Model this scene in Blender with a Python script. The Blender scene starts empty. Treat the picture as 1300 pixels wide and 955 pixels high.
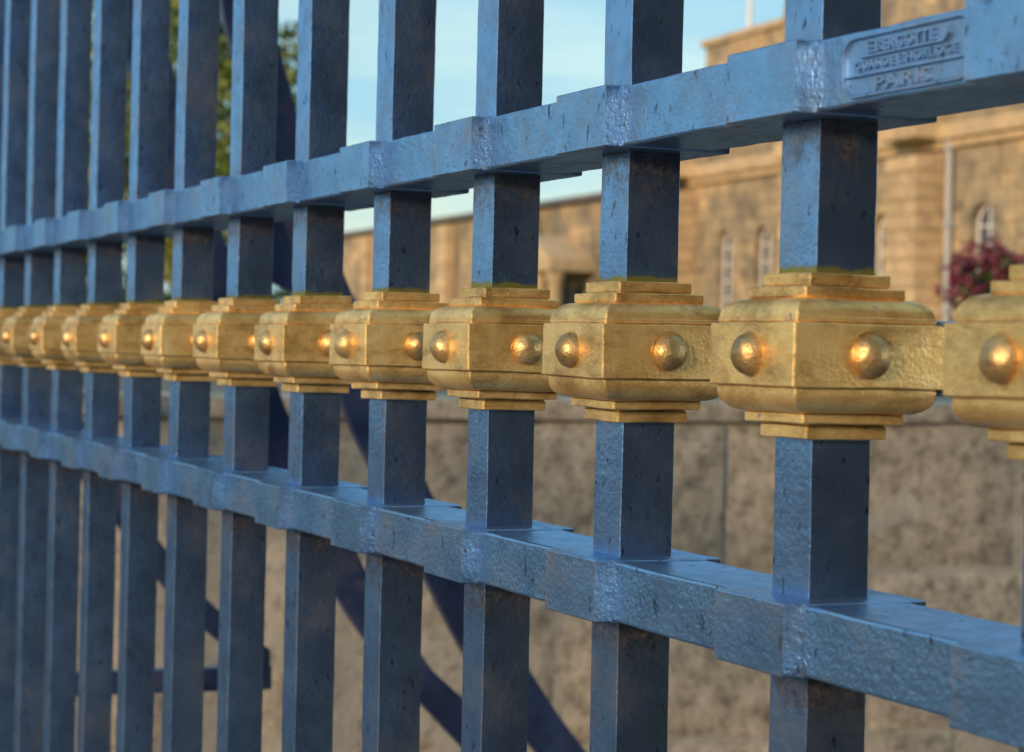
import bpy, bmesh, math, random
from mathutils import Vector, noise, Matrix
random.seed(7)
S = bpy.context.scene
COL = S.collection
R = math.radians
W = 0.035                      # side of an upright bar (metres)
H0 = 1.45                      # height of the fence's centre line above the pavement
SP = 5.7143 * W                # spacing of the bars

# ------------------------------------------------------------------ camera
YAW, PITCH, ROLL = 0.4013, 0.0033, 0.0231
cam = bpy.data.cameras.new('camera'); co = bpy.data.objects.new('camera', cam); COL.objects.link(co)
cam.sensor_fit = 'HORIZONTAL'; cam.sensor_width = 23.57; cam.lens = 2757.4 / 1300 * 23.57
cam.shift_y = -45 / 1300
cam.clip_start = 0.05; cam.clip_end = 3000
CAM = Vector((25.8832 * W, -15.2013 * W, H0 - 0.0705 * W))
d = Vector((-math.cos(YAW) * math.cos(PITCH), math.sin(YAW) * math.cos(PITCH), math.sin(PITCH)))
r = Vector((math.sin(YAW), math.cos(YAW), 0)); u = r.cross(d)
cr, sr = math.cos(ROLL), math.sin(ROLL)
r2 = r * cr + u * sr * 1.0; u2 = u * cr - r * sr
co.matrix_world = Matrix(((r2.x, u2.x, -d.x, CAM.x), (r2.y, u2.y, -d.y, CAM.y), (r2.z, u2.z, -d.z, CAM.z), (0, 0, 0, 1)))
cam.dof.use_dof = True; cam.dof.focus_distance = 1.27; cam.dof.aperture_fstop = 10.0
S.camera = co

# ------------------------------------------------------------------ sky and sun
SUN_AZ, SUN_EL = R(-62), R(14)          # azimuth measured from +X towards +Y
w = bpy.data.worlds.new('World'); S.world = w; w.use_nodes = True
nt = w.node_tree; nt.nodes.clear(); N = nt.nodes.new; K = nt.links.new
sky = N('ShaderNodeTexSky'); sky.sky_type = 'NISHITA'; sky.sun_disc = False
sky.sun_elevation = SUN_EL; sky.sun_rotation = math.pi / 2 - SUN_AZ
sky.air_density = 1.2; sky.dust_density = 0.6; sky.ozone_density = 1.5
tc = N('ShaderNodeTexCoord'); mp = N('ShaderNodeMapping'); mp.inputs['Scale'].default_value = (1.6, 1.6, 11.0)
K(tc.outputs['Generated'], mp.inputs[0])
nz = N('ShaderNodeTexNoise'); nz.inputs['Scale'].default_value = 3.1; nz.inputs['Detail'].default_value = 5; nz.inputs['Roughness'].default_value = .55
K(mp.outputs[0], nz.inputs[0])
cr_ = N('ShaderNodeValToRGB'); cr_.color_ramp.elements[0].position = .40; cr_.color_ramp.elements[1].position = .62
cr_.color_ramp.elements[0].color = (.35, .35, .35, 1); cr_.color_ramp.elements[1].color = (.9, .9, .9, 1)
K(nz.outputs['Fac'], cr_.inputs[0])
mx = N('ShaderNodeMix'); mx.data_type = 'RGBA'; mx.inputs[7].default_value = (2.2, 4.1, 5.1, 1)
K(cr_.outputs[0], mx.inputs[0]); K(sky.outputs[0], mx.inputs[6])
bg = N('ShaderNodeBackground'); bg.inputs['Strength'].default_value = 0.09
out = N('ShaderNodeOutputWorld'); K(mx.outputs[2], bg.inputs[0]); K(bg.outputs[0], out.inputs[0])

sl = bpy.data.lights.new('sun', 'SUN'); sl.energy = 2.0; sl.angle = R(7); sl.color = (1, .69, .41)
so = bpy.data.objects.new('sun', sl); COL.objects.link(so)
sd = Vector((math.cos(SUN_AZ) * math.cos(SUN_EL), math.sin(SUN_AZ) * math.cos(SUN_EL), math.sin(SUN_EL)))
so.rotation_euler = sd.to_track_quat('Z', 'Y').to_euler(); so.location = (10, 10, 20)
S.view_settings.view_transform = 'Standard'; S.view_settings.look = 'None'
S.view_settings.exposure = .95; S.view_settings.gamma = 1

# ------------------------------------------------------------------ helpers
def mesh_obj(name, bm, mat, parent=None, sharp=32):
    bmesh.ops.recalc_face_normals(bm, faces=bm.faces)
    me = bpy.data.meshes.new(name); bm.to_mesh(me); bm.free()
    me.polygons.foreach_set('use_smooth', [True] * len(me.polygons))
    me.set_sharp_from_angle(angle=R(sharp))
    if mat: me.materials.append(mat)
    o = bpy.data.objects.new(name, me); COL.objects.link(o)
    if parent: o.parent = parent
    return o
def thing(name, label, cat, loc=(0, 0, 0), rz=0, group=None):
    o = bpy.data.objects.new(name, None); COL.objects.link(o)
    o.location = loc; o.rotation_euler = (0, 0, rz); o['label'] = label; o['category'] = cat
    if group: o['group'] = group
    return o
def tag(o, label, cat, group=None):
    o['label'] = label; o['category'] = cat
    if group: o['group'] = group
    return o
def inst(src, loc, parent=None, rot=None, scale=None, name=None):
    o = src.copy(); COL.objects.link(o); o.location = loc
    if rot: o.rotation_euler = rot
    if scale: o.scale = scale
    if parent: o.parent = parent
    return o
def box(bm, x0, x1, y0, y1, z0, z1, bev=0, seg=1):
    vs = [bm.verts.new((x, y, z)) for x in (x0, x1) for y in (y0, y1) for z in (z0, z1)]
    f = [(0, 1, 3, 2), (4, 6, 7, 5), (0, 4, 5, 1), (2, 3, 7, 6), (0, 2, 6, 4), (1, 5, 7, 3)]
    fs = [bm.faces.new([vs[i] for i in q]) for q in f]
    if bev:
        es = list({e for q in fs for e in q.edges})
        bmesh.ops.bevel(bm, geom=es, offset=bev, segments=seg, affect='EDGES', profile=.5)
def prism(bm, pts, axis, a, b):
    """polygon pts in the plane normal to axis, pushed from a to b"""
    def mk(p, t): return {'x': (t, p[0], p[1]), 'y': (p[0], t, p[1]), 'z': (p[0], p[1], t)}[axis]
    A = [bm.verts.new(mk(p, a)) for p in pts]; B = [bm.verts.new(mk(p, b)) for p in pts]
    n = len(pts); fs = [bm.faces.new(A), bm.faces.new(B[::-1])]
    for i in range(n): fs.append(bm.faces.new((A[i], B[i], B[(i + 1) % n], A[(i + 1) % n])))
    return fs
def rounded_ring(hx, hy, cx, cy, c, n):
    """points round a rectangle with chamfered corners, n segments a side"""
    P = []
    corners = [(hx, -hy), (hx, hy), (-hx, hy), (-hx, -hy)]
    for i in range(4):
        a = Vector(corners[i]); b = Vector(corners[(i + 1) % 4]); t = (b - a).normalized(); nrm = Vector((t.y, -t.x))
        for j in range(n + 1):
            P.append(a + t * c + (b - a - 2 * c * t) * (j / n))
        if c > 0:      # round point of the corner
            P.append(b - t * c * .29 - Vector((-nrm.x, -nrm.y)) * 0 + (-(nrm)) * c * .29)
    return [(p.x + cx, p.y + cy) for p in P]
def wob(v, sc, amp, seed=0.0):
    q = v * sc + Vector((seed * 7.1, seed * 3.3, seed))
    return noise.noise_vector(q) * amp
def loft(bm, rings, cap=True):
    prev = None; first = None
    for ring in rings:
        vs = [bm.verts.new(p) for p in ring]
        if prev:
            n = len(vs)
            for i in range(n): bm.faces.new((prev[i], prev[(i + 1) % n], vs[(i + 1) % n], vs[i]))
        else: first = vs
        prev = vs
    if cap: bm.faces.new(first[::-1]); bm.faces.new(prev)

# ------------------------------------------------------------------ materials
def mat(name, build, **kw):
    m = bpy.data.materials.new(name); m.use_nodes = True
    t = m.node_tree; b = t.nodes['Principled BSDF']
    for k, v in kw.items(): b.inputs[k.replace('_', ' ')].default_value = v
    if build: build(t, b)
    return m
def nnoise(t, scale, detail=4, rough=.55, coord='Object', stretch=None):
    c = t.nodes.new('ShaderNodeTexCoord'); n = t.nodes.new('ShaderNodeTexNoise')
    if coord == 'Object':          # every copy gets its own stretch of the pattern
        oi = t.nodes.new('ShaderNodeObjectInfo'); ad = t.nodes.new('ShaderNodeVectorMath'); ad.operation = 'MULTIPLY_ADD'
        t.links.new(oi.outputs['Random'], ad.inputs[0]); ad.inputs[1].default_value = (9.7, 5.3, 7.9); t.links.new(c.outputs['Object'], ad.inputs[2])
        class _C: outputs = {'Object': ad.outputs[0]}
        c = _C
    n.inputs['Scale'].default_value = scale; n.inputs['Detail'].default_value = detail; n.inputs['Roughness'].default_value = rough
    if stretch:
        mp = t.nodes.new('ShaderNodeMapping'); mp.inputs['Scale'].default_value = stretch
        t.links.new(c.outputs[coord], mp.inputs[0]); t.links.new(mp.outputs[0], n.inputs[0])
    else: t.links.new(c.outputs[coord], n.inputs[0])
    return n.outputs['Fac']
def ramp(t, fac, stops):
    r_ = t.nodes.new('ShaderNodeValToRGB'); e = r_.color_ramp.elements
    while len(e) < len(stops): e.new(.5)
    for i, (p, c) in enumerate(stops): e[i].position = p; e[i].color = (*c, 1) if len(c) == 3 else c
    t.links.new(fac, r_.inputs[0]); return r_.outputs[0]
def mixc(t, fac, a, b, mode='MIX'):
    m = t.nodes.new('ShaderNodeMix'); m.data_type = 'RGBA'; m.blend_type = mode
    for s, v in ((0, fac), (6, a), (7, b)):
        if isinstance(v, bpy.types.NodeSocket): t.links.new(v, m.inputs[s])
        else: m.inputs[s].default_value = v if not isinstance(v, tuple) else (*v, 1)
    return m.outputs[2]
def bump(t, b, h, strength, dist, prev=None):
    n = t.nodes.new('ShaderNodeBump'); n.inputs['Strength'].default_value = strength; n.inputs['Distance'].default_value = dist
    t.links.new(h, n.inputs['Height'])
    if prev: t.links.new(prev, n.inputs['Normal'])
    t.links.new(n.outputs[0], b.inputs['Normal']); return n.outputs[0]
BL, BH = (1, 1, 1), (0, 0, 0)

def paint_nodes(base, light, dark, bs=1.0, moss=True, stretch=None, worn=True, rough=(.27, .38)):
    def f(t, b):
        tint = tuple(b.inputs['Specular Tint'].default_value)[:3]
        big = nnoise(t, 22, 6, .6, stretch=stretch); fine = nnoise(t, 330, 3, .6, stretch=stretch); mid = nnoise(t, 190, 4, .55, stretch=stretch)
        c = ramp(t, big, [(.3, dark), (.52, base), (.75, light)])
        sp = ramp(t, nnoise(t, 240, 3, .7), [(.68, BH), (.78, BL)])
        c = mixc(t, sp, c, (.10, .16, .20))
        pit = ramp(t, nnoise(t, 150, 4, .6, stretch=(1, 1, .5)), [(.3, BL), (.38, BH)])
        c = mixc(t, pit, c, tuple(x * .35 for x in base))
        # grime and lichen smudges
        g = ramp(t, nnoise(t, 11, 8, .75), [(.50, BH), (.70, (.85, .85, .85))])
        c = mixc(t, g, c, (.075, .07, .07))
        chip = ramp(t, nnoise(t, 48, 6, .75), [(.70, BH), (.715, BL)])
        c = mixc(t, chip, c, (.10, .06, .045))
        tt_ = mixc(t, g, tint, tuple(x * k for x, k in zip(tint, (.75, .55, .42))))
        tt_ = mixc(t, ramp(t, nnoise(t, 60, 5, .6), [(.35, (.55, .55, .55)), (.6, BH)]), tt_, tuple(x * .6 for x in tint))
        tt_ = mixc(t, pit, tt_, tuple(x * .25 for x in tint)); tt_ = mixc(t, chip, tt_, (.12, .09, .08))
        # edges where the paint has worn thin to rust and primer
        geo = t.nodes.new('ShaderNodeNewGeometry')
        ed = ramp(t, geo.outputs['Pointiness'], [(.53, BH), (.60, BL)])
        ew = ramp(t, nnoise(t, 60, 5, .7), [(.46, BH), (.6, BL)])
        edge = mixc(t, 1.0, ed, ew, 'MULTIPLY')
        if worn: c = mixc(t, edge, c, (.12, .085, .07))
        if moss:
            tc = t.nodes.new('ShaderNodeTexCoord'); sx = t.nodes.new('ShaderNodeSeparateXYZ'); t.links.new(tc.outputs['Object'], sx.inputs[0])
            mr = t.nodes.new('ShaderNodeMapRange'); mr.inputs[1].default_value = H0 + 1.02 * W; mr.inputs[2].default_value = H0 + 1.30 * W
            mr.inputs[3].default_value = 1; mr.inputs[4].default_value = 0
            t.links.new(sx.outputs['Z'], mr.inputs[0])
            gt = t.nodes.new('ShaderNodeMath'); gt.operation = 'GREATER_THAN'; gt.inputs[1].default_value = H0; t.links.new(sx.outputs['Z'], gt.inputs[0])
            m1 = t.nodes.new('ShaderNodeMath'); m1.operation = 'MULTIPLY'; t.links.new(mr.outputs[0], m1.inputs[0]); t.links.new(gt.outputs[0], m1.inputs[1])
            m2 = t.nodes.new('ShaderNodeMath'); m2.operation = 'ADD'; t.links.new(m1.outputs[0], m2.inputs[0]); t.links.new(nnoise(t, 75, 5, .7), m2.inputs[1])
            mm = ramp(t, m2.outputs[0], [(.98, BH), (1.0, BH)])
            m3 = t.nodes.new('ShaderNodeMapRange'); m3.inputs[1].default_value = 1.02; m3.inputs[2].default_value = 1.25; t.links.new(m2.outputs[0], m3.inputs[0])
            c = mixc(t, m3.outputs[0], c, (.10, .105, .03)); tt_ = mixc(t, m3.outputs[0], tt_, (.12, .12, .06))
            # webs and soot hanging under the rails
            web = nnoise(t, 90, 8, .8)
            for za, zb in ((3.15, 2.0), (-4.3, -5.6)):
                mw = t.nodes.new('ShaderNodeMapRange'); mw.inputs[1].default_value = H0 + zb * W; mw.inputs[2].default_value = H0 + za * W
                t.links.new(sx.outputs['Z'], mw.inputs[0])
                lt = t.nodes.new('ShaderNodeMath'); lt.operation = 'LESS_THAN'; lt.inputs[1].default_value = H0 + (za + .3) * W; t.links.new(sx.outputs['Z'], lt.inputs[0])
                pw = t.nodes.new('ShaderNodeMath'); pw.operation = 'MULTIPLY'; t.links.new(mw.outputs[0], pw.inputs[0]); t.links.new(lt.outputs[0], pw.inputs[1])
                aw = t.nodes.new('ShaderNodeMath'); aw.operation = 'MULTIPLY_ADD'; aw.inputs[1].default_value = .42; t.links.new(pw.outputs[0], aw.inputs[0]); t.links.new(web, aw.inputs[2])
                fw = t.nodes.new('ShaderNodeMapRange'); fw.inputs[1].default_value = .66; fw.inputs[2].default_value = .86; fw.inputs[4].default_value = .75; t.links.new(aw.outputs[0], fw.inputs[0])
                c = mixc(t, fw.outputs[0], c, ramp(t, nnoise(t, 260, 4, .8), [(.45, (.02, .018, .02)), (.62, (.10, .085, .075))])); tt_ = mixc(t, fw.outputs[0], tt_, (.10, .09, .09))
        if worn: t.links.new(tt_, b.inputs['Specular Tint'])
        t.links.new(c, b.inputs['Base Color'])
        n = bump(t, b, nnoise(t, 55, 5, .6), .22 * bs, .003)
        n = bump(t, b, mid, .32 * bs, .0013, n)
        n = bump(t, b, fine, .7 * bs, .0009, n)
        n = bump(t, b, pit, .35 * bs, -.0005, n)
        rr = ramp(t, big, [(.3, (rough[0],) * 3), (.7, (rough[1],) * 3)]); t.links.new(rr, b.inputs['Roughness'])
    return f
BLUE = mat('blue_paint', paint_nodes((.018, .026, .065), (.028, .04, .09), (.013, .02, .05), .5, rough=(.25, .34)), IOR=11, Specular_Tint=(.42, .65, 1, 1))
BLUE_RAIL = mat('blue_rail_paint', paint_nodes((.03, .065, .13), (.045, .09, .17), (.02, .042, .09), .85, False, rough=(.25, .36)), IOR=10, Specular_Tint=(.42, .66, 1, 1))
CAST = mat('cast_letter_paint', paint_nodes((.03, .065, .13), (.045, .09, .17), (.02, .042, .09), .35, False, rough=(.42, .52)), IOR=10, Specular_Tint=(.40, .64, 1, 1))
BOSS = mat('rail_boss_paint', paint_nodes((.03, .065, .13), (.045, .09, .17), (.02, .042, .09), .7, False, rough=(.25, .36)), IOR=10, Specular_Tint=(.42, .66, 1, 1))
NAVY = mat('navy_stay_paint', paint_nodes((.024, .042, .115), (.034, .058, .15), (.018, .03, .08), .8, False, worn=False), Specular_IOR_Level=.4)
def gold_nodes(base, light, dark, speck, bs=1.0):
    def f(t, b):
        big = nnoise(t, 30, 6, .65)
        c = ramp(t, big, [(.3, dark), (.5, base), (.72, light)])
        oi = t.nodes.new('ShaderNodeObjectInfo')
        hv = t.nodes.new('ShaderNodeHueSaturation'); t.links.new(c, hv.inputs['Color'])
        m = t.nodes.new('ShaderNodeMapRange'); m.inputs[3].default_value = .85; m.inputs[4].default_value = 1.12
        t.links.new(oi.outputs['Random'], m.inputs[0]); t.links.new(m.outputs[0], hv.inputs['Value']); c = hv.outputs[0]
        s1 = ramp(t, nnoise(t, 420, 3, .65), [(.62, BH), (.72, BL)])
        sm = ramp(t, nnoise(t, 18, 4, .6), [(.45, BH), (.62, BL)])
        s1 = mixc(t, 1.0, s1, sm, 'MULTIPLY')
        c = mixc(t, s1, c, speck)
        s2 = ramp(t, nnoise(t, 62, 5, .7), [(.66, BH), (.70, BL)])
        dz = ramp(t, nnoise(t, 26, 8, .75, stretch=(1, 1, 2.5)), [(.50, BH), (.68, (.7, .7, .7))])
        c = mixc(t, dz, c, tuple(x * .42 for x in dark))
        c = mixc(t, s2, c, (.13, .14, .17))
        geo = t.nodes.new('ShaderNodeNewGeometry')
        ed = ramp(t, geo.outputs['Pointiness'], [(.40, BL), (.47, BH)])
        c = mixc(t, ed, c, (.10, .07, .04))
        t.links.new(c, b.inputs['Base Color'])
        mr = ramp(t, s2, [(0, (.82, .82, .82)), (1, (0, 0, 0))]); t.links.new(mr, b.inputs['Metallic'])
        n = bump(t, b, nnoise(t, 130, 4, .6), .4 * bs, .0014)
        n = bump(t, b, nnoise(t, 480, 3, .6), .5 * bs, .0006, n)
        t.links.new(ramp(t, big, [(.3, (.36, .36, .36)), (.7, (.5, .5, .5))]), b.inputs['Roughness'])
    return f
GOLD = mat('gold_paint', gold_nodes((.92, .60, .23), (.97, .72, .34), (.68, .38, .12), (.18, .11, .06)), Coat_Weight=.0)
COPPER = mat('worn_bronze', gold_nodes((.60, .40, .17), (.70, .52, .26), (.34, .22, .12), (.10, .08, .09), 1.3), Roughness=.3)

def stone_nodes(c1, c2, c3, sc, bs=.6, brick=None):
    def f(t, b):
        big = nnoise(t, sc, 7, .62); c = ramp(t, big, [(.3, c1), (.5, c2), (.7, c3)])
        g = ramp(t, nnoise(t, sc * 3.1, 6, .7), [(.52, BH), (.7, (.75, .75, .75))])
        c = mixc(t, g, c, tuple(x * .45 for x in c1))
        oi = t.nodes.new('ShaderNodeObjectInfo'); hv = t.nodes.new('ShaderNodeHueSaturation'); t.links.new(c, hv.inputs['Color'])
        m = t.nodes.new('ShaderNodeMapRange'); m.inputs[3].default_value = .82; m.inputs[4].default_value = 1.15
        t.links.new(oi.outputs['Random'], m.inputs[0]); t.links.new(m.outputs[0], hv.inputs['Value']); c = hv.outputs[0]
        h = nnoise(t, sc * 6, 6, .65)
        if brick:
            tc = t.nodes.new('ShaderNodeTexCoord'); mp = t.nodes.new('ShaderNodeMapping'); mp.inputs['Rotation'].default_value = (R(90), 0, 0)
            br = t.nodes.new('ShaderNodeTexBrick'); t.links.new(tc.outputs['Object'], mp.inputs[0]); t.links.new(mp.outputs[0], br.inputs[0])
            br.inputs['Scale'].default_value = 1; br.inputs['Brick Width'].default_value = brick[0]; br.inputs['Row Height'].default_value = brick[1]
            br.inputs['Mortar Size'].default_value = .018; br.inputs['Color1'].default_value = (.8, .8, .8, 1); br.inputs['Color2'].default_value = (1.15, 1.1, 1, 1)
            br.inputs['Mortar'].default_value = (.62, .6, .58, 1); br.inputs['Bias'].default_value = 0
            c = mixc(t, 1.0, c, br.outputs[0], 'MULTIPLY')
        t.links.new(c, b.inputs['Base Color']); bump(t, b, h, bs, .01)
    return f
WALLST = mat('old_wall_stone', stone_nodes((.20, .175, .145), (.50, .44, .36), (.72, .64, .53), 17, .9), Roughness=.95)
SAND = mat('sandstone', stone_nodes((.15, .14, .12), (.33, .27, .19), (.58, .42, .24), .8, .6, (.75, .36)), Roughness=.9)
SANDB = mat('sandstone_blocks', stone_nodes((.40, .31, .2), (.52, .38, .23), (.60, .44, .27), 1.2, .6), Roughness=.9)
MORTAR = mat('lime_mortar', stone_nodes((.34, .32, .28), (.42, .39, .34), (.5, .46, .4), 8), Roughness=.95)
SLATE = mat('roof_slate', stone_nodes((.10, .10, .11), (.16, .15, .15), (.2, .19, .18), 2), Roughness=.7)
GLASS = mat('window_glass', None, Base_Color=(.06, .07, .10, 1), Roughness=.08, Specular_IOR_Level=1.0)
WHITE = mat('white_window_paint', None, Base_Color=(.7, .7, .72, 1), Roughness=.5)
LEAD = mat('pale_pipe_paint', None, Base_Color=(.36, .38, .42, 1), Roughness=.5)
def ground_nodes(a, b_, sc):
    def f(t, b):
        t.links.new(ramp(t, nnoise(t, sc, 8, .65), [(.3, a), (.7, b_)]), b.inputs['Base Color']); bump(t, b, nnoise(t, sc * 8, 5), .5, .02)
    return f
PAVE = mat('pavement', ground_nodes((.10, .095, .09), (.16, .15, .14), 1.2), Roughness=.9)
PATH = mat('terrace_path', ground_nodes((.16, .145, .12), (.22, .20, .17), 3), Roughness=1, Specular_IOR_Level=.1)
GRASS = mat('grass', ground_nodes((.06, .10, .02), (.14, .18, .04), 2.5), Roughness=.9)
def leaf_nodes(a, b_, c_, sc):
    def f(t, b):
        t.links.new(ramp(t, nnoise(t, sc, 4, .7), [(.34, a), (.5, b_), (.66, c_)]), b.inputs['Base Color'])
        b.inputs['Transmission Weight'].default_value = 0; b.inputs['Subsurface Weight'].default_value = 0
    return f
LEAF = mat('tree_leaves', leaf_nodes((.045, .09, .02), (.12, .17, .03), (.30, .25, .04), 1.2), Roughness=.6)
LEAFD = mat('dark_leaves', leaf_nodes((.02, .05, .015), (.035, .08, .02), (.06, .11, .03), 9), Roughness=.6)
PETAL = mat('magenta_petals', leaf_nodes((.06, .006, .02), (.13, .01, .035), (.24, .02, .065), 30), Roughness=.6)
BARK = mat('bark', stone_nodes((.06, .045, .03), (.1, .08, .06), (.14, .11, .08), 6), Roughness=.95)

# ------------------------------------------------------------------ ground
def sheet(name, x0, x1, y0, y1, z, m):
    bm = bmesh.new(); vs = [bm.verts.new(p) for p in ((x0, y0, z), (x1, y0, z), (x1, y1, z), (x0, y1, z))]; bm.faces.new(vs)
    o = mesh_obj(name, bm, m); o['kind'] = 'structure'; return o
sheet('ground', -1500, 1500, -1500, 1500, 0, PAVE)
TZ = H0 - .137
WX = -4.0
bm = bmesh.new(); box(bm, -140, WX - .36, .16, 160, .01, TZ); o = mesh_obj('terrace', bm, GRASS); o['kind'] = 'structure'
sheet('path', -6.35, WX - .36, .17, 60, TZ + .004, PATH)

# ------------------------------------------------------------------ low wall of stone blocks across the view
wall = thing('stone_wall', 'weathered grey brown low block wall behind the railings, running square to them', 'wall', (WX, 0, 0))
bm = bmesh.new(); box(bm, -.345, -.004, .16, 9.0, 0.0, H0 - .135); mesh_obj('mortar', bm, MORTAR, wall)
zs = [(.03, .444), (.456, .869), (.881, H0 - .186), (H0 - .180, H0 - .129)]
def block_mesh(lx, ly, lz, seed, m, bev=.012):
    bm = bmesh.new(); box(bm, -lx / 2, lx / 2, -ly / 2, ly / 2, -lz / 2, lz / 2, bev, 2)
    bmesh.ops.subdivide_edges(bm, edges=[e for e in bm.edges if e.calc_length() > .12], cuts=4, use_grid_fill=True)
    for v in bm.verts: v.co += wob(v.co, 7, .006, seed)
    me_o = mesh_obj('stone', bm, m); COL.objects.unlink(me_o); return me_o
wblocks = [[block_mesh(.36 if ci < 3 else .40, .885, z1 - z0, s + ci, WALLST, .012 if ci < 3 else .006) for s in range(1, 4)] for ci, (z0, z1) in enumerate(zs)]
for ci, (z0, z1) in enumerate(zs):
    y = .17 - (.45 if ci % 2 else 0) ; k = 0
    # the joint of the top course is seen right of the nearest collar
    y = {0: .17, 1: -.10, 2: .355, 3: -.2}[ci] - (.9 if ci == 2 else 0)
    while y < 9:
        a = max(y, .17); b = min(y + .9, 9)
        if b - a > .15:
            src = wblocks[ci][k % 3]
            o = inst(src, (-.18 + random.uniform(-.006, .006), (a + b) / 2, (z0 + z1) / 2), wall)
            o.scale = (1, (b - a - .007) / .885, 1); k += 1
        y += .9

# ------------------------------------------------------------------ the railing
fence = thing('iron_fence', 'blue painted square iron railing with gilded collars crossing the whole foreground', 'railing')
N0, N1 = -3, 19
shift = {1: -.12, 2: -.04, 0: 0, 3: .06, 4: .08, 5: .06}
def BX(n): return -n * SP + shift.get(n, 0) * W
CY = .466 * W
def make_bar(seed):
    bm = bmesh.new(); rings = []
    z = .12
    while z < 2.42:
        near = abs(z - H0) < .55
        ring = []
        for (x, y) in rounded_ring(W / 2, .466 * W, 0, CY, .0005, 4):
            p = Vector((x, y, z)); ring.append(p + wob(p, 60, .00028, seed) + wob(p, 9, .0006, seed + 3))
        rings.append(ring); z += .009 if near else .06
    loft(bm, rings)
    return mesh_obj('upright_bar', bm, BLUE, sharp=13)
bars = [make_bar(s) for s in range(5)]
for b_ in bars: COL.objects.unlink(b_)
def make_collar(seed):
    prof = []
    def st(h, z): prof.append((h, z))
    def arc(h0, z0, h1, z1, n=13):     # convex quarter from the inner top to the outer bottom
        for i in range(n + 1):
            a = math.pi / 2 * i / n
            prof.append((h0 + (h1 - h0) * math.sin(a), z1 + (z0 - z1) * math.cos(a)))
    e = .012
    st(.50, 1.03); st(.63, 1.03); st(.645, 1.015); st(.645, .87); st(.63, .86); st(.63, .845)
    st(.775, .84); st(.79, .825); st(.79, .71); st(.775, .70); st(.80, .685)
    arc(.80, .685, 1.08, .44); st(1.09, .43); st(1.09, .372); st(1.07, .362); st(1.07, .352)
    st(1.155, .347); st(1.168, .333); st(1.168, -.492); st(1.155, -.506); st(1.08, -.511); st(1.08, -.52)
    st(1.09, -.53); st(1.09, -.585)
    for i in range(1, 14):
        a = math.pi / 2 * i / 13; prof.append((.80 + .29 * math.cos(a), -.585 - .275 * math.sin(a)))
    st(.775, -.865); st(.79, -.88); st(.79, -.99); st(.775, -1.005); st(.60, -1.01); st(.60, -1.03); st(.61, -1.035)
    st(.625, -1.05); st(.625, -1.20); st(.61, -1.215); st(.50, -1.215)
    bm = bmesh.new(); rings = []
    for h, z in prof:
        ring = []
        for (x, y) in rounded_ring(h * W, h * W, 0, CY, .0010, 8):
            p = Vector((x, y, H0 + z * W)); ring.append(p + wob(p, 90, .00032, seed) + wob(p, 22, .0007, seed))
        rings.append(ring)
    loft(bm, rings)
    return mesh_obj('collar', bm, GOLD, sharp=15)
def make_stud():
    bm = bmesh.new(); rings = []; n = 20
    for i in range(9):
        a = math.pi / 2 * i / 8; rr = .30 * W * math.cos(a) + .00015; yy = .27 * W * math.sin(a)
        rings.append([Vector((rr * math.cos(2 * math.pi * k / n), -yy, rr * math.sin(2 * math.pi * k / n))) for k in range(n)])
    rings.insert(0, [Vector((.36 * W * math.cos(2 * math.pi * k / n), .003, .36 * W * math.sin(2 * math.pi * k / n))) for k in range(n)])
    rings.insert(1, [Vector((.33 * W * math.cos(2 * math.pi * k / n), -.0002, .33 * W * math.sin(2 * math.pi * k / n))) for k in range(n)])
    for ring in rings:
        for p in ring: p += wob(p, 130, .0005)
    loft(bm, rings); return mesh_obj('stud', bm, COPPER, sharp=60)
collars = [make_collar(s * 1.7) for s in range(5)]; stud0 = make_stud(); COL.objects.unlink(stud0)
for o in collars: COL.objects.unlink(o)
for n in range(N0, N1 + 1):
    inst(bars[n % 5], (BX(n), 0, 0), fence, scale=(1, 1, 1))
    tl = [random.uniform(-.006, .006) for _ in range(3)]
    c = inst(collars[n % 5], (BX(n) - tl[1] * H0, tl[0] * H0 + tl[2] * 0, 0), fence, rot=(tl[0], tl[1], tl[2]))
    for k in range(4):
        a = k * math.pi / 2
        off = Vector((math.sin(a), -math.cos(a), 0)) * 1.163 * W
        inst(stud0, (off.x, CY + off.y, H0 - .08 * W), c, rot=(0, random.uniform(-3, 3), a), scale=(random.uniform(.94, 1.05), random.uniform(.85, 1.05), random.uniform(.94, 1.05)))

XR, XL = BX(N0) + .12, BX(N1) - .1
def make_rail(name, zlo, zhi, yf, yb, x0, x1, m, step=.0075, amp=.0004, seed=1):
    bm = bmesh.new(); rings = []; x = x0
    cy, cz = (yf + yb) / 2, (zlo + zhi) / 2
    base = rounded_ring((yb - yf) / 2, (zhi - zlo) / 2, cy, cz, .0016, 5)
    while True:
        near = x > -2.4
        ring = []
        for (y, z) in base:
            p = Vector((x, y, z)); ring.append(p + wob(p, 45, amp, seed) + wob(p, 8, amp, seed + 2))
        rings.append(ring)
        if x >= x1: break
        x = min(x1, x + (step if near else .03))
    loft(bm, rings); return mesh_obj(name, bm, m, fence, sharp=14)
FR = -(.635 - .28) * W           # front face of the rails between the bosses
BK = .932 * W - FR
FB, BB = -.635 * W, .932 * W + .635 * W
def rail(name, zc):
    hh = .47 * W
    return make_rail(name, H0 + zc * W - hh, H0 + zc * W + hh, FR, BK, XL, XR, BLUE_RAIL, seed=zc)
up = rail('upper_rail', 3.61); low = rail('lower_rail', -3.86)
make_rail('middle_rail', H0 - .60 * W, H0 + .43 * W, CY + 1.172 * W, CY + 1.45 * W, XL, XR, BLUE_RAIL, step=.02)
make_rail('top_rail', 2.20, 2.235, FR, BK, XL, XR, BLUE_RAIL, step=.05)
make_rail('bottom_rail', .2, .235, FR, BK, XL, XR, BLUE_RAIL, step=.05)
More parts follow.
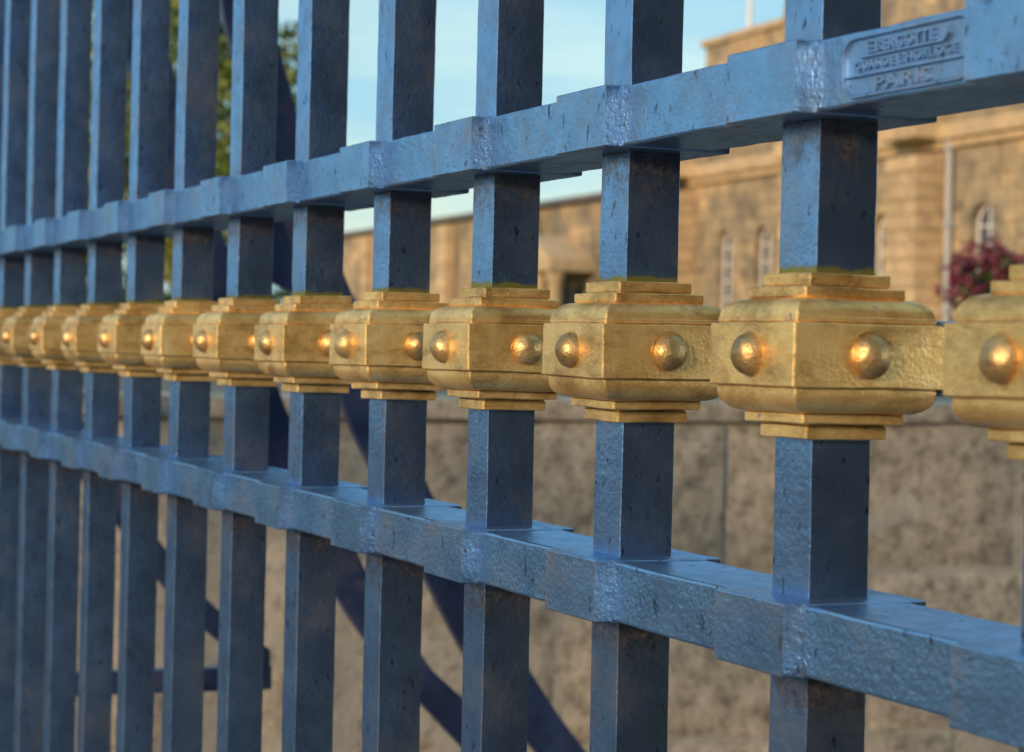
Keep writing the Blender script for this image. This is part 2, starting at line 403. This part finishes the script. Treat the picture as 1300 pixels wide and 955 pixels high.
def make_boss(seed):
    b = .946 * W; cw = .08 * W; cd = .28 * W; eps = .0003
    pts = []
    def cove(sx, sy, rev):
        q = []
        for x_, y_ in ((0, 0), (.0, .07), (.0, .14), (.0, .21), (.0, .28), (.02, .2805), (.08, .281)):
            x = b + x_ * W; y = y_ * W
            q.append((sx * x, (FB + y - eps) if sy < 0 else (BB - y + eps)))
        return q[::-1] if rev else q
    # outline in plan: front edge then right cove, back, left cove
    fr = [( -b + 2 * b * i / 8, FB) for i in range(1, 8)]
    br = [( b - 2 * b * i / 8, BB) for i in range(1, 8)]
    pts = fr + cove(1, -1, False) + cove(1, 1, True) + br + cove(-1, 1, False) + cove(-1, -1, True)
    hh = .493 * W
    bm = bmesh.new(); rings = []; cx, cy = 0, CY
    for t, ins in [(-1, .0016), (-.985, .0005)] + [(-.95 + 1.9 * i / 8, 0) for i in range(9)] + [(.985, .0005), (1, .0016)]:
        ring = []
        for (x, y) in pts:
            sx = (b + cw - ins) / (b + cw); fy = (BB - CY - ins) / (BB - CY)
            p = Vector((x * sx, CY + (y - CY) * fy, hh * t)); ring.append(p + wob(p, 60, .0003, seed))
        rings.append(ring)
    loft(bm, rings); o = mesh_obj('rail_boss', bm, BOSS, sharp=14); COL.objects.unlink(o); return o
bosses = [make_boss(s) for s in range(3)]
for n in range(N0, N1 + 1):
    inst(bosses[n % 3], (BX(n), 0, H0 + 3.61 * W), up)
    inst(bosses[(n + 1) % 3], (BX(n), 0, H0 - 3.86 * W), low)

# finials over the top rail (above the picture)
bm = bmesh.new(); rings = []
for h, z in ((.5, 0), (.75, .004), (.75, .02), (.45, .03), (.62, .06), (.45, .10), (.05, .16)):
    rings.append([Vector((x, y, 2.42 + z)) for (x, y) in rounded_ring(h * W, h * W, 0, CY, .001, 1)])
loft(bm, rings); fin = mesh_obj('spear_tip', bm, GOLD); COL.objects.unlink(fin)
for n in range(N0, N1 + 1): inst(fin, (BX(n), 0, 0), fence)

# maker's cast plate between two bosses of the upper rail
PX0, PX1 = 1.68 * W, 4.60 * W; ZC = H0 + 3.61 * W; PH = .405 * W
def stadium(x0, x1, zc, h, rad, n=6):
    P = []
    for cx, cz, a0 in ((x1 - rad, zc - h + rad, -90), (x1 - rad, zc + h - rad, 0), (x0 + rad, zc + h - rad, 90), (x0 + rad, zc - h + rad, 180)):
        for i in range(n + 1):
            a = R(a0 + 90 * i / n); P.append((cx + rad * math.cos(a), cz + rad * math.sin(a)))
    return P
bm = bmesh.new()
loops = []
for ins, y in ((0, FR + .0008), (.0004, FR - .0020), (.0015, FR - .0021), (.0023, FR - .0002), (.0028, FR - .0002)):
    loops.append([Vector((x, y, z)) for x, z in stadium(PX0 + ins, PX1 - ins, ZC, PH - ins, .30 * W - ins)])
loft(bm, loops)
plate = mesh_obj('maker_plate', bm, CAST, up)
def lettering(txt, xc, zc, width, h, ext=.0018):
    cu = bpy.data.curves.new('lettering', 'FONT'); cu.body = txt; cu.size = h * 1.38; cu.extrude = ext / 2; cu.align_x = 'CENTER'; cu.align_y = 'CENTER'
    cu.offset = .00005; cu.bevel_depth = .0001; cu.resolution_u = 3; cu.space_character = 1.08
    o = bpy.data.objects.new('tmp', cu); COL.objects.link(o); bpy.context.view_layer.update()
    me = bpy.data.meshes.new_from_object(o.evaluated_get(bpy.context.evaluated_depsgraph_get())); COL.objects.unlink(o); bpy.data.objects.remove(o)
    xs = [v.co.x for v in me.vertices]; k = width / (max(xs) - min(xs)); mx_ = (max(xs) + min(xs)) / 2
    ys = [v.co.y for v in me.vertices]; my = (max(ys) + min(ys)) / 2; ky = h / (max(ys) - min(ys))
    for v in me.vertices:
        v.co = Vector(((v.co.x - mx_) * k, -v.co.z, (v.co.y - my) * ky))
    me.materials.append(CAST); t_ = bpy.data.objects.new('lettering', me); COL.objects.link(t_)
    t_.location = (xc, FR - .0006, zc); t_.parent = up; return t_
PC = (PX0 + PX1) / 2
lettering('E.BERGOTTE', PC - .1 * W, ZC + .225 * W, 1.5 * W, .16 * W)
lettering("QUAI DE L'HORLOGE", PC - .02 * W, ZC - .005 * W, 2.3 * W, .15 * W)
lettering('PARIS', PC - .05 * W, ZC - .245 * W, 1.25 * W, .18 * W)
def ridge(pts, wd=.0008):
    bm = bmesh.new()
    for (a, b_) in zip(pts[:-1], pts[1:]):
        a = Vector(a); b_ = Vector(b_); t = (b_ - a).normalized(); nrm = Vector((-t.y, t.x)) * wd / 2
        prism(bm, [tuple(a - nrm), tuple(b_ - nrm), tuple(b_ + nrm), tuple(a + nrm)], 'y', FR - .0022, FR + .0002)
    return mesh_obj('ruled_line', bm, CAST, up)
ridge([(PC - 1.0 * W, ZC + .115 * W), (PC + .85 * W, ZC + .115 * W), (PC + .95 * W, ZC + .19 * W), (PC + .97 * W, ZC + .29 * W)])
ridge([(PX0 + .08 * W, ZC - .115 * W), (PX1 - .1 * W, ZC - .115 * W)])

# ------------------------------------------------------------------ raking stay behind the railing (flat curved straps in one upright plane)
SX = BX(11)
def pix(x, y, X=None, D=None):
    """world point on the plane x = X (or at depth D) seen in a given direction; used to set out measured outlines"""
    a = x - 650; b_ = -(y - 432.5)
    v = d * 2757.4 + r2 * a + u2 * b_
    k = (X - CAM.x) / v.x if X is not None else D / 2757.4
    return CAM + v * k
stay = thing('fence_stay', 'dark navy raking iron stay of curved straps behind the railing', 'brace', (SX, 0, 0))
def smooth(pts, n=4):
    out = []
    for i in range(len(pts) - 1):
        p0 = Vector(pts[max(i - 1, 0)]); p1 = Vector(pts[i]); p2 = Vector(pts[i + 1]); p3 = Vector(pts[min(i + 2, len(pts) - 1)])
        for j in range(n):
            t = j / n
            out.append(.5 * ((2 * p1) + (p2 - p0) * t + (2 * p0 - 5 * p1 + 4 * p2 - p3) * t * t + (3 * p1 - p0 - 3 * p2 + p3) * t ** 3))
    out.append(Vector(pts[-1])); return out
def strap(name, left, right, th, sm=True):
    L = smooth(left) if sm else [Vector(p) for p in left]; Q = smooth(right) if sm else [Vector(p) for p in right]
    m = 40 if sm else len(L)
    def res(P):
        if not sm: return P
        o = []
        for i in range(m):
            f = i / (m - 1) * (len(P) - 1); a = int(min(f, len(P) - 2)); o.append(P[a].lerp(P[a + 1], f - a))
        return o
    L, Q = res(L), res(Q); bm = bmesh.new(); rings = []
    for a, b_ in zip(L, Q):
        pa = pix(a.x, a.y, X=SX); pb = pix(b_.x, b_.y, X=SX)
        rings.append([Vector((-th / 2, pa.y, pa.z)), Vector((th / 2, pa.y, pa.z)), Vector((th / 2, pb.y, pb.z)), Vector((-th / 2, pb.y, pb.z))])
    loft(bm, rings)
    es = [e for e in bm.edges if e.calc_face_angle(0) > R(50)]
    bmesh.ops.bevel(bm, geom=es, offset=.002, segments=2, affect='EDGES')
    return mesh_obj(name, bm, NAVY, stay)
strap('outer_strap', [(225, -330), (255, -150), (281, 10), (291, 55), (360, 290), (434, 515), (467, 589), (537, 731), (586, 826), (640, 905), (740, 1030)],
      [(292, -330), (320, -150), (341, 10), (352, 62), (424, 315), (448, 382), (503, 515), (541, 618), (605, 740), (672, 854), (730, 940), (830, 1060)], .02)
strap('inner_strap', [(60, -330), (110, -150), (148, 20), (164, 90), (230, 310), (296, 480), (350, 620), (425, 755), (459, 807), (512, 870), (620, 985)],
      [(125, -330), (166, -150), (203, 30), (219, 97), (285, 315), (351, 493), (368, 535), (450, 699), (461, 722), (533, 831), (561, 864), (670, 960)], .02)
strap('lower_strap', [(45, 530), (90, 590), (151, 670), (200, 737), (260, 800), (300, 832), (341, 872)], [(45, 440), (90, 512), (151, 606), (203, 690), (261, 760), (300, 794), (341, 824)], .018)
strap('foot_bar', [(45, 884), (342, 874)], [(45, 855), (342, 844)], .024, False)
strap('web_plate', [(268, 346), (310, 352), (347, 360), (372, 373), (405, 392)], [(282, 318), (300, 296), (325, 262), (345, 236), (352, 236)], .012, False)
bm = bmesh.new(); box(bm, -.02, .02, .045, .085, 0, 2.2, .003, 1); mesh_obj('stay_post', bm, NAVY, stay)
for px_, py_ in ((330, 270), (296, 325), (498, 690), (384, 640), (400, 300)):
    q = pix(px_, py_, X=SX); bm = bmesh.new(); rings = []
    for rr, xx in ((.011, .008), (.011, .016), (.006, .019)):
        rings.append([Vector((xx, q.y + rr * math.cos(k * math.pi / 3), q.z + rr * math.sin(k * math.pi / 3))) for k in range(6)])
    loft(bm, rings); mesh_obj('bolt', bm, NAVY, stay)

# ------------------------------------------------------------------ buildings on the terrace
FA = R(180 - 3.05)
P0 = pix(1300, 447, D=48); P0.z = TZ
CZ = CAM.z - TZ                       # eye height above the terrace
fd = Vector((math.cos(FA), math.sin(FA), 0))
def T(x):                             # distance along the facade from the picture's right edge
    return (48 * 1650 / (x + 350) - 48) / .94
hall = thing('stone_hall', 'long honey coloured sandstone building with arched windows, pilasters and battlements', 'building', P0, FA)
def wall_arches(bm, t0, t1, z0, z1, yf, yb, ops):
    ops = sorted(ops); cur = t0
    for (tcn, wd, zs_, zp) in ops:
        a, b_ = tcn - wd / 2, tcn + wd / 2
        if a > cur: box(bm, cur, a, yb, yf, z0, z1)
        if zs_ > z0: box(bm, a, b_, yb, yf, z0, zs_)
        n = 10
        for i in range(n):
            a0 = math.pi * i / n; a1 = math.pi * (i + 1) / n
            x0 = tcn - wd / 2 * math.cos(a0); x1 = tcn - wd / 2 * math.cos(a1)
            prism(bm, [(x0, zp + wd / 2 * math.sin(a0)), (x1, zp + wd / 2 * math.sin(a1)), (x1, z1), (x0, z1)], 'y', yb, yf)
        cur = b_
    if cur < t1: box(bm, cur, t1, yb, yf, z0, z1)
ZCOR = CZ + 5.05
WSP = CZ + 3.05
main_w = [(T(1243), 1.05, .7, WSP), (T(1243) - 2.6, 1.05, .7, WSP), (T(1117), 1.05, .7, WSP), (T(1117) + 2.3, 1.05, .7, WSP), (T(965), 1.0, .7, WSP), (T(917), 1.0, .7, WSP)]
wing_w = [(T(820) , 1.0, .7, WSP), (T(640), 1.0, .7, WSP), (T(610), 1.0, .7, WSP), (T(530), 1.0, .7, WSP), (T(515), 1.0, .7, WSP), (T(455), 1.0, .7, WSP)]
TE = T(870)
bm = bmesh.new(); wall_arches(bm, -7, TE, 0, ZCOR, 0, -.6, main_w); mesh_obj('facade', bm, SAND, hall, 20)
bm = bmesh.new(); wall_arches(bm, TE, 62, 0, ZCOR - .1, -.05, -.6, wing_w); mesh_obj('wing_facade', bm, SAND, hall, 20)
def window(tcn, wd, zs_, zp):
    bm = bmesh.new(); y = -.27
    f = .07
    box(bm, tcn - wd / 2, tcn - wd / 2 + f, y, y + .06, zs_, zp); box(bm, tcn + wd / 2 - f, tcn + wd / 2, y, y + .06, zs_, zp)
    box(bm, tcn - wd / 2 + f, tcn + wd / 2 - f, y, y + .06, zs_, zs_ + f)
    box(bm, tcn - .025, tcn + .025, y, y + .06, zs_ + f, zp + wd / 2 - .05)
    k = int((zp - zs_) / .45)
    for i in range(1, k + 1):
        z = zs_ + (zp - zs_) * i / k
        box(bm, tcn - wd / 2 + f, tcn - .026, y + .004, y + .055, z - .02, z + .02); box(bm, tcn + .026, tcn + wd / 2 - f, y + .004, y + .055, z - .02, z + .02)
    n = 10
    for i in range(n):
        a0, a1 = math.pi * i / n, math.pi * (i + 1) / n; r0, r1 = wd / 2, wd / 2 - f
        prism(bm, [(tcn - r0 * math.cos(a0), zp + r0 * math.sin(a0)), (tcn - r0 * math.cos(a1), zp + r0 * math.sin(a1)),
                   (tcn - r1 * math.cos(a1), zp + r1 * math.sin(a1)), (tcn - r1 * math.cos(a0), zp + r1 * math.sin(a0))], 'y', y, y + .06)
    fr = mesh_obj('window', bm, WHITE, hall, 20)
    for s in (-1, 1):
        bm = bmesh.new(); P = [(tcn, zs_), (tcn + s * wd / 2, zs_)]
        for i in range(7):
            a = math.pi / 2 * i / 6; P.append((tcn + s * wd / 2 * math.cos(a), zp + wd / 2 * math.sin(a)))
        prism(bm, P, 'y', y + .02, y + .028); mesh_obj('pane', bm, GLASS, fr, 20)
    bm = bmesh.new(); box(bm, tcn - wd / 2 - .08, tcn + wd / 2 + .08, -.02, .1, zs_ - .14, zs_ - .005, .015); mesh_obj('sill', bm, SANDB, fr)
for a in main_w + wing_w: window(*a)
# pilasters of single blocks
pb = []
for s in range(3):
    bm = bmesh.new(); box(bm, -.7, .7, 0, .75, -.17, .17, .02, 1)
    for v in bm.verts: v.co += wob(v.co, 3, .012, s)
    o = mesh_obj('stone_block', bm, SANDB); COL.objects.unlink(o); pb.append(o)
bigp = [(3.5 + .75, 1), (9.1 + .7, 1), (T(880) + .75, 1)]
for tt, k in bigp:
    z = .0; i = 0
    while z + .35 < ZCOR + .05:
        o = inst(pb[i % 3], (tt + random.uniform(-.015, .015), random.uniform(-.01, .02), z + .175), hall); o.scale = (1 + (.03 if i % 2 else 0), 1 + (.04 if i % 2 else 0), 1); z += .35; i += 1
    bm = bmesh.new(); box(bm, tt - .85, tt + .85, 0, .92, ZCOR + .1, ZCOR + .52, .03); mesh_obj('pilaster_cap', bm, SANDB, hall)
    bm = bmesh.new(); box(bm, tt - .72, tt + .72, 0, .78, ZCOR + .53, ZCOR + 1.5, .02); mesh_obj('merlon', bm, SANDB, hall)
for tt, wd in ((T(570), .7), (T(488), .8), (T(470), .5), (T(675), .6)):
    z = 0; i = 0
    while z + .35 < ZCOR - .2:
        o = inst(pb[i % 3], (tt, 0, z + .175), hall); o.scale = (wd / 1.4 * 1.6, .55, 1); z += .35; i += 1
# cornice, parapet and battlements
bm = bmesh.new(); box(bm, -7, TE + .1, -.6, .30, ZCOR + .06, ZCOR + .42, .03); box(bm, -7, TE + .05, -.6, .16, ZCOR - .12, ZCOR + .055, .01)
mesh_obj('cornice', bm, SANDB, hall)
bm = bmesh.new(); box(bm, -7, TE, -.55, .06, ZCOR + .42, ZCOR + .86); mesh_obj('parapet', bm, SAND, hall)
t = -6.5
while t < TE - .5:
    if all(abs(t + .45 - q[0]) > 1.25 for q in bigp):
        bm = bmesh.new(); box(bm, t, t + .9, -.5, .10, ZCOR + .861, ZCOR + 1.5, .03); mesh_obj('merlon', bm, SANDB, hall)
    t += 1.45
bm = bmesh.new(); box(bm, TE + .11, 62, -.9, .28, ZCOR - .08, ZCOR + .10, .02); mesh_obj('eaves', bm, SLATE, hall)
bm = bmesh.new(); prism(bm, [(.2, ZCOR + .1), (-4.5, ZCOR + .75), (-9, ZCOR + .1)], 'x', TE + .11, 62); mesh_obj('roof', bm, SLATE, hall)
bm = bmesh.new(); box(bm, 61.4, 62, -9, -.6, 0, ZCOR); mesh_obj('end_wall', bm, SAND, hall)
# porch of columns on the wing
PT0, PT1 = T(752), T(688)
bm = bmesh.new(); box(bm, PT0, PT1, -.05, 1.6, CZ + 2.55, CZ + 3.0, .03); prism(bm, [(PT0 + .2, CZ + 3.0), ((PT0 + PT1) / 2, CZ + 3.85), (PT1 - .2, CZ + 3.0)], 'y', -.05, 1.5)
mesh_obj('porch_roof', bm, SANDB, hall)
for tt in (PT0 + .4, PT0 + 1.7, PT1 - 1.7, PT1 - .4):
    bm = bmesh.new(); rings = []
    for rr, z in ((.36, 0), (.36, .2), (.27, .26), (.25, CZ + 2.2), (.33, CZ + 2.4), (.33, CZ + 2.55)):
        rings.append([Vector((tt + rr * math.cos(k * math.pi / 8), 1.2 + rr * math.sin(k * math.pi / 8), z)) for k in range(16)])
    loft(bm, rings); mesh_obj('column', bm, SANDB, hall)
DOOR = mat('dark_door', None, Base_Color=(.03, .028, .03, 1), Roughness=.6)
bm = bmesh.new(); box(bm, PT0 + 1.2, PT1 - 1.2, -.04, .03, 0, CZ + 2.1); mesh_obj('door', bm, DOOR, hall)
# drainpipe
bm = bmesh.new(); rings = []
for z in (0, 2, ZCOR - .3, ZCOR + .05):
    rings.append([Vector((T(1207) + .08 * math.cos(k * math.pi / 5), .14 + .08 * math.sin(k * math.pi / 5), z)) for k in range(10)])
loft(bm, rings)
for z in (1.2, 3.2, 5.0): box(bm, T(1207) - .12, T(1207) + .12, .01, .25, z, z + .08)
mesh_obj('drainpipe', bm, LEAD, hall)
# taller block standing back behind the battlements
tower = thing('tower_block', 'taller ochre stone block with gable and flagpole standing back above the battlements', 'building', P0 , FA)
QB = -7.0
def tq(x, q):      # t of image column x at set-back q
    e_ = fd; n_ = Vector((-fd.y, fd.x, 0)); v = d * 2757.4 + r2 * (x - 650); v.z = 0
    # P0 + t e + q n = CAM + k v
    A = P0 - CAM; A.z = 0; A = A + n_ * q
    det = e_.x * (-v.y) - e_.y * (-v.x)
    return ((-A.x) * (-v.y) - (-A.y) * (-v.x)) / det
tA, tB, tC = tq(888, QB), tq(985, QB), tq(1290, QB)
def zat(x, y, q):
    tt = tq(x, q); n_ = Vector((-fd.y, fd.x, 0)); P = P0 + fd * tt + n_ * q; D = (P - CAM).dot(d)
    hy = 432.5 + .0231 * (x - 650) + 9; return CZ + (hy - y) / 2757.4 * D
zA = zat(888, 52, QB)
bm = bmesh.new(); box(bm, tC, tA, QB - 9, QB, 0, zA - .25); mesh_obj('block_wall', bm, SAND, tower, 20)
bm = bmesh.new(); box(bm, tB - .2, tA + .15, QB - 9.1, QB + .18, zA - .25, zA, .03); mesh_obj('block_cornice', bm, SANDB, tower)
bm = bmesh.new(); prism(bm, [(tB, zA - .25), (tB - .3, zA + .75), (tB - 5, zA + 3.6), (tC + 2, zA + .75), (tC, zA - .25)], 'y', QB - .5, QB + .05); mesh_obj('gable', bm, SAND, tower, 20)
bm = bmesh.new(); prism(bm, [(tB - .1, zA + .75), (tB - 5, zA + 3.75), (tC + 2, zA + .75), (tC + 2, zA + 1.0), (tB - 5, zA + 4.0), (tB - .1, zA + 1.0)], 'y', QB - .55, QB + .22); mesh_obj('gable_coping', bm, SANDB, tower, 20)
for i in range(5):
    tt = tq(925, QB) - i * .55
    bm = bmesh.new(); box(bm, tt - .13, tt + .13, QB, QB + .16, zA - 1.9, zA - .3, .02); mesh_obj('corbel_rib', bm, SANDB, tower)
tp = tq(943, QB - 3)
bm = bmesh.new(); rings = []
for rr, z in ((.14, zA - .4), (.11, zA + 2), (.09, zA + 4.5)): rings.append([Vector((tp + rr * math.cos(k * math.pi / 4), QB - 3 + rr * math.sin(k * math.pi / 4), z)) for k in range(8)])
loft(bm, rings); mesh_obj('flagpole', bm, WHITE, tower)

# ------------------------------------------------------------------ unseen house added at the viewer's back, darkening what the bars' sides mirror
house = thing('added_dark_house', 'tall brown stone house behind the viewer at the end of the railing', 'building', (3.3, -.35, 0))
DST = mat('brown_stone', stone_nodes((.18, .09, .04), (.26, .135, .06), (.32, .18, .085), 1.0, .5, (.7, .33)), Roughness=.9)
bm = bmesh.new(); box(bm, 0, 7, 0, 13, 0, 6.2); mesh_obj('added_house_wall', bm, DST, house)
bm = bmesh.new(); prism(bm, [(-.25, 6.2), (7.25, 6.2), (3.5, 8.2)], 'y', -.3, 13.3); mesh_obj('added_house_roof', bm, SLATE, house)
for y in (2, 5, 8, 11):
    for z in (1, 3.9):
        bm = bmesh.new(); box(bm, -.06, .0, y - .5, y + .5, z, z + 1.6, .01); mesh_obj('added_house_window', bm, DOOR, house)

# ------------------------------------------------------------------ vegetation
def leaves(bm, n, cen, rad, size, lump=2.2, fill=.55, seed=0):
    k = 0
    while k < n:
        v = Vector((random.gauss(0, 1), random.gauss(0, 1), random.gauss(0, 1))).normalized()
        lim = 1 + (.38 if size > .05 else .65) * noise.noise(v * lump + Vector((seed, 0, 0)))
        rr = lim * (fill + (1 - fill) * random.random() ** .6) if random.random() < .8 else lim * random.random()
        p = Vector((v.x * rad[0], v.y * rad[1], v.z * rad[2])) * rr
        if noise.noise(p * (1.6 / max(rad) * 2.2) + Vector((9, seed, 0))) < -.18: continue
        p += cen; s = size * random.uniform(.6, 1.3)
        a = Vector((random.uniform(-1, 1), random.uniform(-1, 1), random.uniform(-1, 1))).normalized(); b_ = a.orthogonal().normalized()
        if random.random() < .5: b_ = a.cross(b_)
        vs = [bm.verts.new(p + a * s), bm.verts.new(p + b_ * s * .55), bm.verts.new(p - a * s), bm.verts.new(p - b_ * s * .55)]
        bm.faces.new(vs); k += 1
def tree(label, px, D, hgt, rad, seed, n=9000, group=None):
    base = pix(px, 440, D=D); base.z = TZ
    t = thing('broadleaf_tree', label, 'tree', base, 0, group)
    bm = bmesh.new(); rings = []
    for i in range(9):
        z = hgt * .62 * i / 8; rr = .28 * (1 - .75 * i / 8); rings.append([Vector((rr * math.cos(k * math.pi / 4) + .1 * math.sin(z), rr * math.sin(k * math.pi / 4), z)) for k in range(8)])
    loft(bm, rings)
    for i in range(7):
        a = i * 2.4; z0 = hgt * (.25 + .05 * i); rings = []
        for j in range(5):
            q = j / 4; rr = .1 * (1 - .8 * q); c_ = Vector((math.cos(a) * rad * .8 * q, math.sin(a) * rad * .8 * q, z0 + hgt * .22 * q))
            rings.append([c_ + Vector((rr * math.cos(k * math.pi / 3), rr * math.sin(k * math.pi / 3), 0)) for k in range(6)])
        loft(bm, rings)
    mesh_obj('trunk', bm, BARK, t)
    bm = bmesh.new(); leaves(bm, n, Vector((0, 0, hgt * .56)), (rad, rad, hgt * .46), .13, seed=seed)
    me = mesh_obj('crown', bm, LEAF, t); return t
tree('yellowing green tree filling the gaps left of the blue sky', 245, 55, 9.4, 2.9, 1, 12000)
tree('larger green tree left of the yellowing one, seen only in slivers between the bars', 70, 62, 10.5, 4.2, 5, 9000)
hd = pix(190, 440, D=45); hd.z = TZ
bm = bmesh.new(); leaves(bm, 5000, Vector((0, 0, .9)), (5.5, .8, 1.1), .10, 3, seed=3); o = mesh_obj('hedge', bm, LEAFD)
o.location = hd; o.rotation_euler = (0, 0, R(80)); tag(o, 'low dark green hedge below the trees, glimpsed between the left bars', 'hedge')

fp = pix(1268, 447, D=12); fp.z = TZ
fl = thing('flower_urn', 'stone urn of magenta flowers on the terrace before the arched window', 'planter', fp)
bm = bmesh.new(); rings = []
for rr, z in ((.16, 0), (.16, .05), (.08, .08), (.07, .14), (.17, .22), (.23, .33), (.26, .36), (.26, .39), (.2, .39)):
    rings.append([Vector((rr * math.cos(k * math.pi / 10), rr * math.sin(k * math.pi / 10), z)) for k in range(20)])
loft(bm, rings); mesh_obj('urn', bm, SANDB, fl)
bm = bmesh.new(); leaves(bm, 1500, Vector((0, 0, .50)), (.26, .27, .19), .028, 2.5, .3, 4); mesh_obj('foliage', bm, LEAFD, fl)
bm = bmesh.new(); leaves(bm, 2300, Vector((0, 0, .54)), (.30, .30, .21), .022, 3.0, .75, 6); mesh_obj('blossom', bm, PETAL, fl)
